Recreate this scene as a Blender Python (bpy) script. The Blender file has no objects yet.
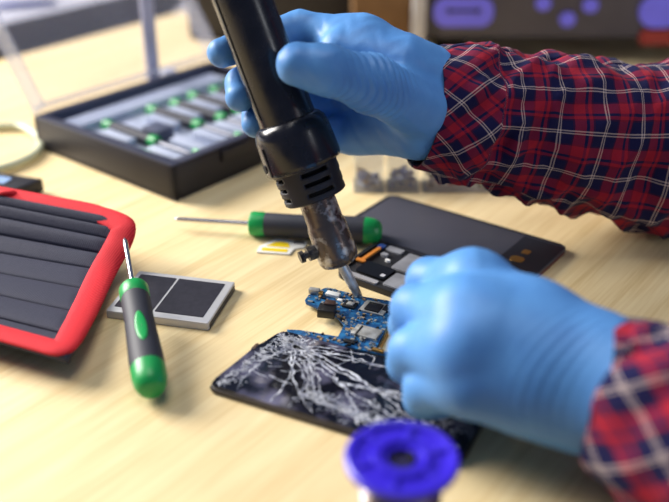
import bpy, bmesh, math, random
import numpy as np
from mathutils import Vector, Matrix, Quaternion, noise

# ------------------------------------------------------------------ camera, light, exposure
SC = bpy.context.scene
COL = SC.collection
W, H, F = 669.0, 502.0, 929.0
PITCH = math.radians(28.0)
CAM_H = 0.2827
cam_data = bpy.data.cameras.new('camera')
cam = bpy.data.objects.new('camera', cam_data); COL.objects.link(cam)
cam.location = (0, 0, CAM_H)
cam.rotation_euler = (math.pi / 2 - PITCH, 0, 0)
cam_data.sensor_width = 36.0
cam_data.lens = F / W * 36.0
cam_data.clip_start = 0.01
cam_data.dof.use_dof = True
cam_data.dof.focus_distance = 0.535
cam_data.dof.aperture_fstop = 3.7
SC.camera = cam

world = bpy.data.worlds.new('world'); SC.world = world; world.use_nodes = True
bg = world.node_tree.nodes['Background']
bg.inputs[0].default_value = (0.42, 0.58, 1.0, 1)
bg.inputs[1].default_value = 0.20

def area_light(name, loc, target, sx, sy, power, color):
    d = bpy.data.lights.new(name, 'AREA'); d.shape = 'RECTANGLE'; d.size = sx; d.size_y = sy
    d.energy = power; d.color = color
    o = bpy.data.objects.new(name, d); COL.objects.link(o); o.location = loc
    o.rotation_euler = (Vector(target) - Vector(loc)).to_track_quat('-Z', 'Y').to_euler()
    return o
area_light('window_daylight', (-2.4, 1.75, 1.5), (0, 0.5, 0), 1.6, 1.6, 222, (1.0, 0.95, 0.89))
area_light('ceiling_lamp', (-0.1, 0.5, 1.9), (0, 0.5, 0), 0.9, 0.9, 12, (1.0, 0.96, 0.9))
area_light('streak_light_right', (1.75, -0.75, 0.75), (0, 0.5, 0.1), 0.09, 1.0, 8, (0.92, 0.96, 1.0))  # added narrow strip light, shaped for the streak along the gun handle
SC.view_settings.view_transform = 'Standard'
SC.view_settings.look = 'None'
SC.view_settings.gamma = 1.0
SC.view_settings.use_curve_mapping = False
SC.view_settings.exposure = 0.1

# ------------------------------------------------------------------ pixel rays -> points in the place
CP, SP = math.cos(PITCH), math.sin(PITCH)
def at(px, py, depth):
    x = (px - W / 2) / F * depth; y = -(py - H / 2) / F * depth
    return Vector((x, CP * depth + SP * y, CAM_H - SP * depth + CP * y))
def atz(px, py, z):
    d = at(px, py, 1.0) - Vector((0, 0, CAM_H))
    return Vector((0, 0, CAM_H)) + d * ((z - CAM_H) / d.z)

# ------------------------------------------------------------------ materials
def srgb(r, g, b):
    f = lambda c: (c / 255 / 12.92) if c / 255 <= 0.04045 else ((c / 255 + 0.055) / 1.055) ** 2.4
    return (f(r), f(g), f(b), 1)
MATS = {}
def mat(name, col, rough=0.5, metal=0.0, col2=None, nscale=30, bump=0.0, bscale=200, spec=0.5, coat=0.0,
        stretch=(1, 1, 1), contrast=(0.35, 0.65), emit=0.0, rough2=None):
    if name in MATS: return MATS[name]
    m = bpy.data.materials.new(name); m.use_nodes = True
    nt = m.node_tree; N = nt.nodes; L = nt.links
    b = N['Principled BSDF']
    b.inputs['Base Color'].default_value = col
    b.inputs['Roughness'].default_value = rough
    b.inputs['Metallic'].default_value = metal
    b.inputs['Specular IOR Level'].default_value = spec
    b.inputs['Coat Weight'].default_value = coat
    tc = N.new('ShaderNodeTexCoord'); mp = N.new('ShaderNodeMapping')
    mp.inputs['Scale'].default_value = stretch
    L.new(tc.outputs['Object'], mp.inputs[0])
    n = N.new('ShaderNodeTexNoise'); n.inputs['Scale'].default_value = nscale; n.inputs['Detail'].default_value = 5
    L.new(mp.outputs[0], n.inputs['Vector'])
    r = N.new('ShaderNodeValToRGB')
    r.color_ramp.elements[0].position = contrast[0]; r.color_ramp.elements[1].position = contrast[1]
    c2 = col2 or tuple(min(1, c * 1.15) for c in col[:3]) + (1,)
    r.color_ramp.elements[0].color = col; r.color_ramp.elements[1].color = c2
    L.new(n.outputs['Fac'], r.inputs[0]); L.new(r.outputs[0], b.inputs['Base Color'])
    if rough2 is not None:
        mr = N.new('ShaderNodeMapRange'); mr.inputs[3].default_value = rough; mr.inputs[4].default_value = rough2
        mr.inputs[1].default_value = contrast[0]; mr.inputs[2].default_value = contrast[1]
        L.new(n.outputs['Fac'], mr.inputs[0]); L.new(mr.outputs[0], b.inputs['Roughness'])
    if bump:
        n2 = N.new('ShaderNodeTexNoise'); n2.inputs['Scale'].default_value = bscale; n2.inputs['Detail'].default_value = 3
        L.new(mp.outputs[0], n2.inputs['Vector'])
        bp = N.new('ShaderNodeBump'); bp.inputs['Strength'].default_value = bump; bp.inputs['Distance'].default_value = 0.001
        L.new(n2.outputs['Fac'], bp.inputs['Height']); L.new(bp.outputs[0], b.inputs['Normal'])
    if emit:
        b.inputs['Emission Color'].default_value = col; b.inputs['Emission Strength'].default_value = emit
    MATS[name] = m
    return m

def clear_mat(name, tint, haze, rough=0.1):
    m = bpy.data.materials.new(name); m.use_nodes = True
    nt = m.node_tree; N = nt.nodes; L = nt.links
    out = N['Material Output']; N.remove(N['Principled BSDF'])
    tr = N.new('ShaderNodeBsdfTransparent'); tr.inputs[0].default_value = tint
    pr = N.new('ShaderNodeBsdfPrincipled'); pr.inputs['Base Color'].default_value = (0.75, 0.77, 0.85, 1); pr.inputs['Roughness'].default_value = rough
    n = N.new('ShaderNodeTexNoise'); n.inputs['Scale'].default_value = 25
    mr = N.new('ShaderNodeMapRange'); mr.inputs[3].default_value = haze * 0.75; mr.inputs[4].default_value = haze * 1.25
    L.new(n.outputs['Fac'], mr.inputs[0])
    mx = N.new('ShaderNodeMixShader')
    L.new(mr.outputs[0], mx.inputs[0]); L.new(tr.outputs[0], mx.inputs[1]); L.new(pr.outputs[0], mx.inputs[2])
    L.new(mx.outputs[0], out.inputs[0])
    MATS[name] = m
    return m

def wood_mat():
    m = bpy.data.materials.new('pale_wood'); m.use_nodes = True
    nt = m.node_tree; N = nt.nodes; L = nt.links; b = N['Principled BSDF']
    b.inputs['Roughness'].default_value = 0.5
    tc = N.new('ShaderNodeTexCoord')
    def layer(scale, stretch, detail):
        mp = N.new('ShaderNodeMapping'); mp.inputs['Scale'].default_value = stretch
        L.new(tc.outputs['Object'], mp.inputs[0])
        n = N.new('ShaderNodeTexNoise'); n.inputs['Scale'].default_value = scale; n.inputs['Detail'].default_value = detail
        n.inputs['Distortion'].default_value = 0.4
        L.new(mp.outputs[0], n.inputs['Vector']); return n
    a = layer(26, (0.28, 3.2, 1), 4); c = layer(60, (0.3, 8, 1), 3)
    mx = N.new('ShaderNodeMix'); mx.data_type = 'FLOAT'; mx.inputs[0].default_value = 0.45
    L.new(a.outputs['Fac'], mx.inputs[2]); L.new(c.outputs['Fac'], mx.inputs[3])
    r = N.new('ShaderNodeValToRGB')
    e = r.color_ramp.elements
    e[0].position = 0.3; e[0].color = srgb(212, 184, 130)
    e[1].position = 0.66; e[1].color = srgb(240, 220, 172)
    x = r.color_ramp.elements.new(0.48); x.color = srgb(230, 206, 155)
    L.new(mx.outputs[0], r.inputs[0]); L.new(r.outputs[0], b.inputs['Base Color'])
    bp = N.new('ShaderNodeBump'); bp.inputs['Strength'].default_value = 0.08; bp.inputs['Distance'].default_value = 0.001
    L.new(mx.outputs[0], bp.inputs['Height']); L.new(bp.outputs[0], b.inputs['Normal'])
    MATS['wood'] = m
    return m

def plaid_mat():
    m = bpy.data.materials.new('plaid_flannel'); m.use_nodes = True
    nt = m.node_tree; N = nt.nodes; L = nt.links; b = N['Principled BSDF']
    b.inputs['Roughness'].default_value = 0.9; b.inputs['Specular IOR Level'].default_value = 0.15
    b.inputs['Sheen Weight'].default_value = 0.04
    uv = N.new('ShaderNodeUVMap'); uv.uv_map = 'UVMap'
    sep = N.new('ShaderNodeSeparateXYZ'); L.new(uv.outputs[0], sep.inputs[0])
    navy = srgb(20, 20, 62); red = srgb(150, 28, 48); cream = srgb(196, 178, 172); dark = srgb(62, 16, 48)
    stops = [(0.0, red), (0.23, navy), (0.29, red), (0.36, dark), (0.40, navy), (0.640, cream), (0.668, navy), (0.700, cream), (0.728, navy), (0.96, dark)]
    ramps = []
    for k in (0, 1):
        mu = N.new('ShaderNodeMath'); mu.operation = 'MULTIPLY'; mu.inputs[1].default_value = 1 / 0.031
        L.new(sep.outputs[k], mu.inputs[0])
        fr = N.new('ShaderNodeMath'); fr.operation = 'FRACT'; L.new(mu.outputs[0], fr.inputs[0])
        r = N.new('ShaderNodeValToRGB'); r.color_ramp.interpolation = 'CONSTANT'
        cr = r.color_ramp
        cr.elements[0].position = 0; cr.elements[0].color = stops[0][1]
        cr.elements[1].position = stops[1][0]; cr.elements[1].color = stops[1][1]
        for p, c in stops[2:]:
            e = cr.elements.new(p); e.color = c
        L.new(fr.outputs[0], r.inputs[0]); ramps.append(r)
    mx = N.new('ShaderNodeMix'); mx.data_type = 'RGBA'; mx.inputs[0].default_value = 0.5
    L.new(ramps[0].outputs[0], mx.inputs[6]); L.new(ramps[1].outputs[0], mx.inputs[7])
    L.new(mx.outputs[2], b.inputs['Base Color'])
    tc = N.new('ShaderNodeTexCoord')
    n = N.new('ShaderNodeTexNoise'); n.inputs['Scale'].default_value = 900
    L.new(tc.outputs['Object'], n.inputs['Vector'])
    bp = N.new('ShaderNodeBump'); bp.inputs['Strength'].default_value = 0.3; bp.inputs['Distance'].default_value = 0.0008
    L.new(n.outputs['Fac'], bp.inputs['Height']); L.new(bp.outputs[0], b.inputs['Normal'])
    MATS['plaid'] = m
    return m

def weave_mat(name, col, col2, scale=700):
    m = bpy.data.materials.new(name); m.use_nodes = True
    nt = m.node_tree; N = nt.nodes; L = nt.links; b = N['Principled BSDF']
    b.inputs['Roughness'].default_value = 0.75; b.inputs['Specular IOR Level'].default_value = 0.25
    tc = N.new('ShaderNodeTexCoord')
    mp = N.new('ShaderNodeMapping'); mp.inputs['Rotation'].default_value = (0, 0, 0.6); L.new(tc.outputs['Object'], mp.inputs[0])
    w = N.new('ShaderNodeTexWave'); w.inputs['Scale'].default_value = scale / 6.28; w.inputs['Distortion'].default_value = 1.5
    w.inputs['Detail Scale'].default_value = 3
    L.new(mp.outputs[0], w.inputs['Vector'])
    mx = N.new('ShaderNodeMix'); mx.data_type = 'RGBA'; mx.inputs[6].default_value = col; mx.inputs[7].default_value = col2
    L.new(w.outputs['Fac'], mx.inputs[0]); L.new(mx.outputs[2], b.inputs['Base Color'])
    bp = N.new('ShaderNodeBump'); bp.inputs['Strength'].default_value = 0.35; bp.inputs['Distance'].default_value = 0.0008
    L.new(w.outputs['Fac'], bp.inputs['Height']); L.new(bp.outputs[0], b.inputs['Normal'])
    MATS[name] = m
    return m

WOOD = wood_mat(); PLAID = plaid_mat()
CLEAR = clear_mat('clear_plastic', (0.97, 0.97, 1, 1), 0.10)
FROST = clear_mat('frosted_plastic', (0.95, 0.96, 1, 1), 0.26, 0.25)
JAR = clear_mat('jar_plastic', (0.98, 0.99, 1, 1), 0.13)
GLOVE = mat('nitrile_glove', srgb(82, 138, 202), 0.47, col2=srgb(90, 148, 210), nscale=60, bump=0.10, bscale=520, spec=0.35)
MATS['nitrile_glove'].node_tree.nodes['Principled BSDF'].inputs['Subsurface Weight'].default_value = 0.0
BLACKP = mat('black_handle_plastic', srgb(17, 17, 25), 0.20, col2=srgb(27, 27, 36), nscale=90, bump=0.04, bscale=120, rough2=0.30)
BLACKR = mat('black_matt_plastic', srgb(22, 22, 31), 0.55, bump=0.05, bscale=300)
GREEN = mat('green_plastic', srgb(14, 146, 72), 0.38, col2=srgb(20, 160, 80))
RUBBER = mat('charcoal_rubber', srgb(44, 46, 56), 0.6, bump=0.06, bscale=500)
STEEL = mat('bright_steel', srgb(200, 200, 205), 0.25, 1.0)
DULLST = mat('dull_steel', srgb(150, 150, 155), 0.4, 1.0)

# ------------------------------------------------------------------ mesh helpers
def mesh_obj(name, verts, faces, m, parent=None, smooth=False, uvs=None):
    me = bpy.data.meshes.new(name)
    me.from_pydata([tuple(v) for v in verts], [], faces); me.update()
    if uvs is not None:
        ul = me.uv_layers.new(name='UVMap')
        for l in me.loops: ul.data[l.index].uv = uvs[l.vertex_index]
    o = bpy.data.objects.new(name, me); COL.objects.link(o)
    if m: me.materials.append(m)
    if smooth:
        for p in me.polygons: p.use_smooth = True
    if parent: o.parent = parent
    return o
def bm_obj(name, bm, m, parent=None, smooth=False, angle=None):
    me = bpy.data.meshes.new(name); bmesh.ops.recalc_face_normals(bm, faces=bm.faces); bm.to_mesh(me); bm.free()
    o = bpy.data.objects.new(name, me); COL.objects.link(o)
    if m: me.materials.append(m)
    if smooth or angle:
        for p in me.polygons: p.use_smooth = True
        me.set_sharp_from_angle(angle=math.radians(angle or 35))
    if parent: o.parent = parent
    return o
def b_box(bm, c, s, rot=None, bevel=0.0, seg=2):
    g = bmesh.ops.create_cube(bm, size=1.0)
    vs = g['verts']
    M = Matrix.Translation(Vector(c)) @ ((rot.to_4x4() if rot else Matrix.Identity(4)) @ Matrix.Diagonal((*s, 1)))
    if bevel:
        bmesh.ops.transform(bm, matrix=Matrix.Diagonal((*s, 1)), verts=vs)
        es = list({e for v in vs for e in v.link_edges})
        r = bmesh.ops.bevel(bm, geom=es, offset=bevel, segments=seg, affect='EDGES', profile=0.5)
        vs = list({v for f in r['faces'] for v in f.verts} | {v for v in vs if v.is_valid})
        bmesh.ops.transform(bm, matrix=Matrix.Translation(Vector(c)) @ (rot.to_4x4() if rot else Matrix.Identity(4)), verts=vs)
    else:
        bmesh.ops.transform(bm, matrix=M, verts=vs)
def box(name, c, s, m, parent=None, bevel=0.0, rot=None, seg=2):
    bm = bmesh.new(); b_box(bm, c, s, rot, bevel, seg)
    return bm_obj(name, bm, m, parent, angle=40 if bevel else None)
def lathe(name, prof, m, parent=None, n=32, axis='Z', capped=True, angle=40):
    """prof: (axial, radius) list; revolved about the local axis"""
    v = []; f = []
    for a, r in prof:
        for i in range(n):
            t = 2 * math.pi * i / n
            if axis == 'Z': v.append((r * math.cos(t), r * math.sin(t), a))
            else: v.append((a, r * math.cos(t), r * math.sin(t)))
    for k in range(len(prof) - 1):
        for i in range(n):
            f.append((k * n + i, k * n + (i + 1) % n, (k + 1) * n + (i + 1) % n, (k + 1) * n + i))
    if capped:
        f.append(tuple(range(n - 1, -1, -1))); f.append(tuple((len(prof) - 1) * n + i for i in range(n)))
    bm = bmesh.new(); bv = [bm.verts.new(x) for x in v]
    for q in f: bm.faces.new([bv[i] for i in q])
    return bm_obj(name, bm, m, parent, angle=angle)
def b_prism(bm, pts, z0, z1):
    lo = [bm.verts.new((p[0], p[1], z0)) for p in pts]; hi = [bm.verts.new((p[0], p[1], z1)) for p in pts]
    n = len(pts)
    bm.faces.new(hi); bm.faces.new(lo[::-1])
    for i in range(n): bm.faces.new((lo[i], lo[(i + 1) % n], hi[(i + 1) % n], hi[i]))
def prism(name, pts, z0, z1, m, parent=None, bevel=0.0):
    bm = bmesh.new(); b_prism(bm, pts, z0, z1)
    if bevel:
        es = [e for e in bm.edges if abs(e.verts[0].co.z - e.verts[1].co.z) < 1e-7]
        bmesh.ops.bevel(bm, geom=es, offset=bevel, segments=2, affect='EDGES', profile=0.5)
    return bm_obj(name, bm, m, parent, angle=35)
def rrect(x0, y0, x1, y1, r, n=6):
    out = []
    for cx, cy, a in ((x1 - r, y0 + r, -90), (x1 - r, y1 - r, 0), (x0 + r, y1 - r, 90), (x0 + r, y0 + r, 180)):
        for i in range(n + 1):
            t = math.radians(a + 90 * i / n); out.append((cx + r * math.cos(t), cy + r * math.sin(t)))
    return out
def catmull(pts, n):
    P = [np.array(p, float) for p in pts]; P = [2 * P[0] - P[1]] + P + [2 * P[-1] - P[-2]]
    out = []
    for i in range(1, len(P) - 2):
        for k in range(n):
            t = k / n; p0, p1, p2, p3 = P[i - 1], P[i], P[i + 1], P[i + 2]
            out.append(0.5 * (2 * p1 + (p2 - p0) * t + (2 * p0 - 5 * p1 + 4 * p2 - p3) * t * t + (3 * p1 - p0 - 3 * p2 + p3) * t ** 3))
    out.append(P[-2]); return out
def frames(path):
    T = []
    for i in range(len(path)):
        a = Vector(path[max(0, i - 1)][:3]); b = Vector(path[min(len(path) - 1, i + 1)][:3]); T.append((b - a).normalized())
    ref = Vector((0, 0, 1)) if abs(T[0].z) < 0.9 else Vector((0, 1, 0))
    U = (ref - T[0] * ref.dot(T[0])).normalized(); out = []
    for i, t in enumerate(T):
        U = (U - t * U.dot(t)).normalized(); out.append((t, U, t.cross(U)))
    return out
def tube(name, path, r, m, parent=None, n=12, flat=None):
    fr = frames(path); v = []; f = []
    for i, p in enumerate(path):
        rr = r[i] if isinstance(r, (list, tuple)) else r
        t, u, w = fr[i]
        for k in range(n):
            a = 2 * math.pi * k / n
            v.append(Vector(p[:3]) + u * (math.cos(a) * rr * (flat or 1)) + w * (math.sin(a) * rr))
    for i in range(len(path) - 1):
        for k in range(n):
            f.append((i * n + k, i * n + (k + 1) % n, (i + 1) * n + (k + 1) % n, (i + 1) * n + k))
    f.append(tuple(range(n - 1, -1, -1))); f.append(tuple((len(path) - 1) * n + k for k in range(n)))
    return mesh_obj(name, v, f, m, parent, smooth=True)
def thing(name, label, cat, loc=(0, 0, 0), rot=None, group=None):
    o = bpy.data.objects.new(name, None); COL.objects.link(o); o.location = loc
    o.empty_display_size = 0.02
    if rot is not None:
        o.rotation_mode = 'QUATERNION'; o.rotation_quaternion = rot
    tag(o, label, cat, group); return o
def tag(o, label, cat, group=None):
    o['label'] = label; o['category'] = cat
    if group: o['group'] = group
    return o
def structure(o): o['kind'] = 'structure'; return o
def dup(root, loc, rot=None):
    r = root.copy(); COL.objects.link(r); r.location = loc
    if rot is not None: r.rotation_mode = 'QUATERNION'; r.rotation_quaternion = rot
    for ch in list(root.children):
        c = ch.copy(); COL.objects.link(c); c.parent = r
        for g in ch.children:
            d = g.copy(); COL.objects.link(d); d.parent = c
    return r
def zrot(deg): return Quaternion((0, 0, 1), math.radians(deg))
def rz3(deg): return Matrix.Rotation(math.radians(deg), 3, 'Z')
def axis_quat(d, frm='X'): return Vector(d).to_track_quat(frm, 'Z')

# signed distance fields -> one continuous surface
def caps(P, a, b, ra, rb):
    a = np.array(a, np.float32); b = np.array(b, np.float32); ab = b - a
    t = np.clip(((P - a) @ ab) / max(float(ab @ ab), 1e-12), 0, 1)
    d = P - a - t[..., None] * ab
    return np.sqrt((d * d).sum(-1)) - (ra + (rb - ra) * t)
def smin(a, b, k):
    h = np.clip(0.5 + 0.5 * (b - a) / k, 0, 1)
    return b + (a - b) * h - k * h * (1 - h)
def surface_nets(fld, org, vox):
    ins = fld < 0
    nx, ny, nz = fld.shape
    cnt = np.zeros((nx - 1, ny - 1, nz - 1), np.float32); acc = np.zeros((nx - 1, ny - 1, nz - 1, 3), np.float32)
    cr = [(0, 0, 0), (1, 0, 0), (0, 1, 0), (1, 1, 0), (0, 0, 1), (1, 0, 1), (0, 1, 1), (1, 1, 1)]
    def sub(a, c): return a[c[0]:nx - 1 + c[0], c[1]:ny - 1 + c[1], c[2]:nz - 1 + c[2]]
    for i in range(8):
        for j in range(i + 1, 8):
            if sum(abs(p - q) for p, q in zip(cr[i], cr[j])) != 1: continue
            a = sub(fld, cr[i]); b = sub(fld, cr[j]); x = (a < 0) != (b < 0)
            t = np.where(x, a / np.where(x, a - b, 1), 0)
            cnt += x
            for k in range(3): acc[..., k] += np.where(x, cr[i][k] + t * (cr[j][k] - cr[i][k]), 0)
    act = cnt > 0
    idx = -np.ones(act.shape, np.int64); idx[act] = np.arange(act.sum())
    ijk = np.argwhere(act)
    V = (ijk + acc[act] / cnt[act][:, None]) * vox + org
    Fs = []
    for ax in range(3):
        s0 = [slice(None)] * 3; s1 = [slice(None)] * 3; s0[ax] = slice(0, -1); s1[ax] = slice(1, None)
        a = ins[tuple(s0)]; b = ins[tuple(s1)]
        e = np.argwhere(a != b)
        o1, o2 = [(1, 2), (2, 0), (0, 1)][ax]
        e = e[(e[:, o1] > 0) & (e[:, o2] > 0) & (e[:, o1] < act.shape[o1]) & (e[:, o2] < act.shape[o2])]
        d1 = np.zeros(3, int); d1[o1] = 1; d2 = np.zeros(3, int); d2[o2] = 1
        q = np.stack([idx[tuple((e - d1 - d2).T)], idx[tuple((e - d2).T)], idx[tuple(e.T)], idx[tuple((e - d1).T)]], 1)
        fl = ~a[tuple(e.T)]
        q[fl] = q[fl][:, ::-1]
        Fs.append(q)
    return V, np.concatenate(Fs)
def sdf_obj(name, fn, lo, hi, vox, m, parent=None):
    lo = np.array(lo); hi = np.array(hi)
    n = np.ceil((hi - lo) / vox).astype(int) + 1
    g = np.stack(np.meshgrid(*[lo[k] + vox * np.arange(n[k]) for k in range(3)], indexing='ij'), -1).astype(np.float32)
    fld = fn(g)
    V, Q = surface_nets(fld, lo, vox)
    me = bpy.data.meshes.new(name)
    me.vertices.add(len(V)); me.vertices.foreach_set('co', V.astype(np.float32).ravel())
    me.loops.add(len(Q) * 4); me.loops.foreach_set('vertex_index', Q.ravel().astype(np.int32))
    me.polygons.add(len(Q)); me.polygons.foreach_set('loop_start', np.arange(0, len(Q) * 4, 4, dtype=np.int32))
    me.update(calc_edges=True); me.validate()
    me.polygons.foreach_set('use_smooth', np.ones(len(me.polygons), bool))
    me.materials.append(m)
    o = bpy.data.objects.new(name, me); COL.objects.link(o)
    if parent: o.parent = parent
    sm = o.modifiers.new('smooth', 'SMOOTH'); sm.factor = 0.5; sm.iterations = 2
    return o

# ------------------------------------------------------------------ the setting
EDGE = Vector((-0.354, 0.962, 0)); DA = 52.8               # the bench's far edge and its direction
DD = Vector((math.cos(math.radians(DA)), math.sin(math.radians(DA)), 0)); DN = Vector((DD.y, -DD.x, 0))
FLOORZ = -0.74
floor = structure(box('floor', (0, 1.0, FLOORZ - 0.05), (7, 7, 0.1), mat('dark_floor', srgb(26, 23, 32), 0.6, col2=srgb(34, 30, 40), nscale=6)))
wall = structure(box('wall_back', (0, 4.4, FLOORZ + 1.3), (7, 0.1, 2.6), mat('grey_wall', srgb(120, 118, 122), 0.8)))

tb = thing('work_table', 'pale blond wood work table with straight grain under all the repair tools', 'table',
           EDGE + DN * 0.5 - DD * 0.1 + Vector((0, 0, FLOORZ)), zrot(DA))
box('table_top', (0, 0, -FLOORZ - 0.015), (2.2, 1.0, 0.03), WOOD, tb, 0.002)
legm = mat('table_leg_metal', srgb(90, 90, 95), 0.4, 0.8)
for sx in (-1, 1):
    for sy in (-1, 1):
        box('table_leg', (sx * 1.0, sy * 0.42, (-FLOORZ - 0.03) / 2), (0.05, 0.05, -FLOORZ - 0.03), legm, tb, 0.004)

st = thing('side_desk', 'white desk standing beyond a dark gap behind the wooden table', 'desk',
           EDGE - DN * 0.42 + DD * 0.1 + Vector((0, 0, FLOORZ)), zrot(DA))
WHITE = mat('white_laminate', srgb(196, 196, 204), 0.45)
box('desk_top', (0, 0, -FLOORZ - 0.015), (1.8, 0.6, 0.03), WHITE, st, 0.002)
box('gap_shade_strip', (0, -0.3015, -FLOORZ - 0.016), (1.8, 0.003, 0.036), mat('gap_shade_dark', srgb(44, 40, 58), 0.6), st, 0.001)  # added dark strip: the gap's shade painted over the desk's front edge
for sx in (-1, 1):
    box('side_panel', (sx * 0.8, 0, (-FLOORZ - 0.03) / 2), (0.03, 0.5, -FLOORZ - 0.03), WHITE, st, 0.002)

pn = [atz(-8, 6, 0.0045), atz(20, 4.5, 0.0045), atz(54, 2, 0.0045), atz(58, 1.5, 0.0045)]
pen = thing('pen', 'slim blue pen lying on the white desk beyond the tray', 'pen', pn[0])
tube('barrel', [Vector(p - pn[0]) for p in pn[:3]], 0.0042, mat('pen_blue', srgb(40, 62, 150), 0.35), pen, 12)
tube('pen_tip', [Vector(p - pn[0]) for p in pn[2:]], [0.0040, 0.0012], STEEL, pen, 12)

# ------------------------------------------------------------------ hot air gun
TIP = at(359, 297, 0.545)
A0 = at(339, 259, 0.539); A1 = at(243, 0, 0.502)
AX = (A1 - A0).normalized()
GQ = AX.to_track_quat('Z', 'Y')
gun = thing('hot_air_gun', 'black hot air soldering gun with vented collar and scorched nozzle over the circuit board', 'soldering gun', A0, GQ)
def s_of(px, py):           # distance along the gun axis whose image is at this height
    lo, hi = 0.0, 0.4
    for _ in range(40):
        mid = (lo + hi) / 2; p = A0 + AX * mid
        yc = (p.y * SP + (p.z - CAM_H) * CP); d = p.y * CP - (p.z - CAM_H) * SP
        if H / 2 - yc / d * F > py: lo = mid
        else: hi = mid
    return lo
zs_bot = s_of(318, 197); zs_top = s_of(305, 165); zc_top = s_of(287, 119)
# metal nozzle
SCORCH = mat('scorched_metal', srgb(104, 92, 84), 0.26, 0.6, col2=srgb(208, 204, 198), nscale=150, bump=0.3, bscale=160, contrast=(0.52, 0.70), rough2=0.5)
lathe('nozzle', [(-0.003, 0.0085), (-0.002, 0.0105), (0.0005, 0.0117), (0.004, 0.0119), (0.021, 0.0116), (0.0225, 0.0111), (0.024, 0.0107), (zs_bot + 0.01, 0.0106)], SCORCH, gun)
ld = GQ.inverted() @ (TIP - A0)
path = [(0, 0, 0.0), (ld.x * 0.12, ld.y * 0.12, -0.004), tuple(ld * 0.45), tuple(ld * 0.75), tuple(ld * 0.99)]
tube('nozzle_tip', path, [0.0034, 0.0033, 0.0031, 0.0028, 0.0024], mat('tinned_tip', srgb(150, 144, 138), 0.36, 0.45, col2=srgb(228, 226, 220), nscale=140, bump=0.5, bscale=260), gun, 16)
# clamp screw at the side of the nozzle
sd = GQ.inverted() @ (at(307, 249, 0.532) - (A0 + AX * 0.010)); sdn = Vector((sd.x, sd.y, 0)).normalized()
sq = sdn.to_track_quat('Z', 'Y')
def place(o, loc, q):
    o.rotation_mode = 'QUATERNION'; o.location = loc; o.rotation_quaternion = q; return o
scm = mat('blackened_screw', srgb(48, 44, 44), 0.35, 0.8, col2=srgb(110, 105, 100), nscale=200)
place(lathe('clamp_screw', [(0.009, 0.0018), (0.0135, 0.0018), (0.0135, 0.0042), (0.0165, 0.0042), (0.0165, 0.0022), (0.0185, 0.0020), (0.019, 0.0036), (0.0215, 0.0034)], scm, gun, 10, angle=20), (0, 0, 0.010), sq)
place(lathe('clamp_nut', [(0.0, 0.0045), (0.005, 0.0045)], scm, gun, 6), Vector((0, 0, 0.010)) + sdn * 0.0095, sq)
# vented skirt: a wall with real slots
def skirt():
    nth, nz = 96, 28; v = []; faces = []
    for k in range(nz + 1):
        z = zs_bot + (zs_top + 0.004 - zs_bot) * k / nz
        r = 0.0180 + 0.0010 * k / nz
        if k == 0: r -= 0.001
        for i in range(nth):
            t = 2 * math.pi * i / nth; v.append((r * math.cos(t), r * math.sin(t), z))
    for k in range(nz):
        row = (k - 4) % 7 if 4 <= k < 25 else 99
        for i in range(nth):
            sec = (i + 0) % 24
            if row < 3 and 5 <= sec < 19: continue
            faces.append((k * nth + i, k * nth + (i + 1) % nth, (k + 1) * nth + (i + 1) % nth, (k + 1) * nth + i))
    o = mesh_obj('vent_skirt', v, faces, BLACKR, gun, True)
    so = o.modifiers.new('wall', 'SOLIDIFY'); so.thickness = 0.003; so.offset = -1
    o.data.set_sharp_from_angle(angle=math.radians(40))
    return o
sk = skirt()
vd = GQ.inverted() @ (Vector((0, 0, CAM_H)) - (A0 + AX * zs_bot)); va = math.atan2(vd.y, vd.x)
camright = GQ.inverted() @ Vector((1, 0, 0)); ca = math.atan2(camright.y, camright.x)
# slots face the viewer, turned a little to the right
side = 1 if math.sin(ca - va) > 0 else -1
sk.rotation_euler = (0, 0, va + side * math.radians(14) - math.radians(45))
lathe('vent_core', [(zs_bot + 0.002, 0.0128), (zs_top, 0.0128)], mat('dark_core', srgb(10, 10, 12), 0.8), gun, 24)
# collar, handle, end cap
cl = zc_top - zs_top
lathe('collar', [(zs_top, 0.0160), (zs_top - 0.0002, 0.0212), (zs_top + 0.001, 0.0221), (zs_top + 0.003, 0.0223), (zs_top + cl * 0.70, 0.0216), (zs_top + cl * 0.86, 0.0206), (zs_top + cl * 0.96, 0.0185), (zc_top + 0.0002, 0.0165)], BLACKP, gun, 48)
hl = 0.205
lathe('handle', [(zc_top - 0.003, 0.0164), (zc_top + 0.005, 0.0162), (zc_top + 0.06, 0.0160), (hl, 0.0162), (hl + 0.004, 0.0150)], BLACKP, gun, 48)
ba = va + side * math.radians(-58)
box('handle_seam', (0.01615 * math.cos(ba), 0.01615 * math.sin(ba), (zc_top + hl) / 2 + 0.002), (0.0009, 0.0009, hl - zc_top - 0.006), mat('seam_dark', srgb(8, 8, 10), 0.7), gun, rot=rz3(math.degrees(ba)))
box('collar_seam', (0.0219 * math.cos(ba), 0.0219 * math.sin(ba), zs_top + cl * 0.34), (0.0012, 0.0010, cl * 0.6), mat('seam_dark', srgb(8, 8, 10), 0.7), gun, rot=rz3(math.degrees(ba)))
sb = va + side * math.radians(-72)
place(lathe('collar_screw_hole', [(0, 0.0026), (0.0012, 0.0024)], mat('dark_core', srgb(10, 10, 12), 0.8), gun, 14), (0.0214 * math.cos(sb), 0.0214 * math.sin(sb), zs_top + 0.006), Vector((math.cos(sb), math.sin(sb), 0)).to_track_quat('Z', 'Y'))
lathe('end_cap', [(hl + 0.001, 0.0155), (hl + 0.016, 0.0120), (hl + 0.034, 0.0070), (hl + 0.036, 0.0062)], BLACKR, gun, 32)
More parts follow.
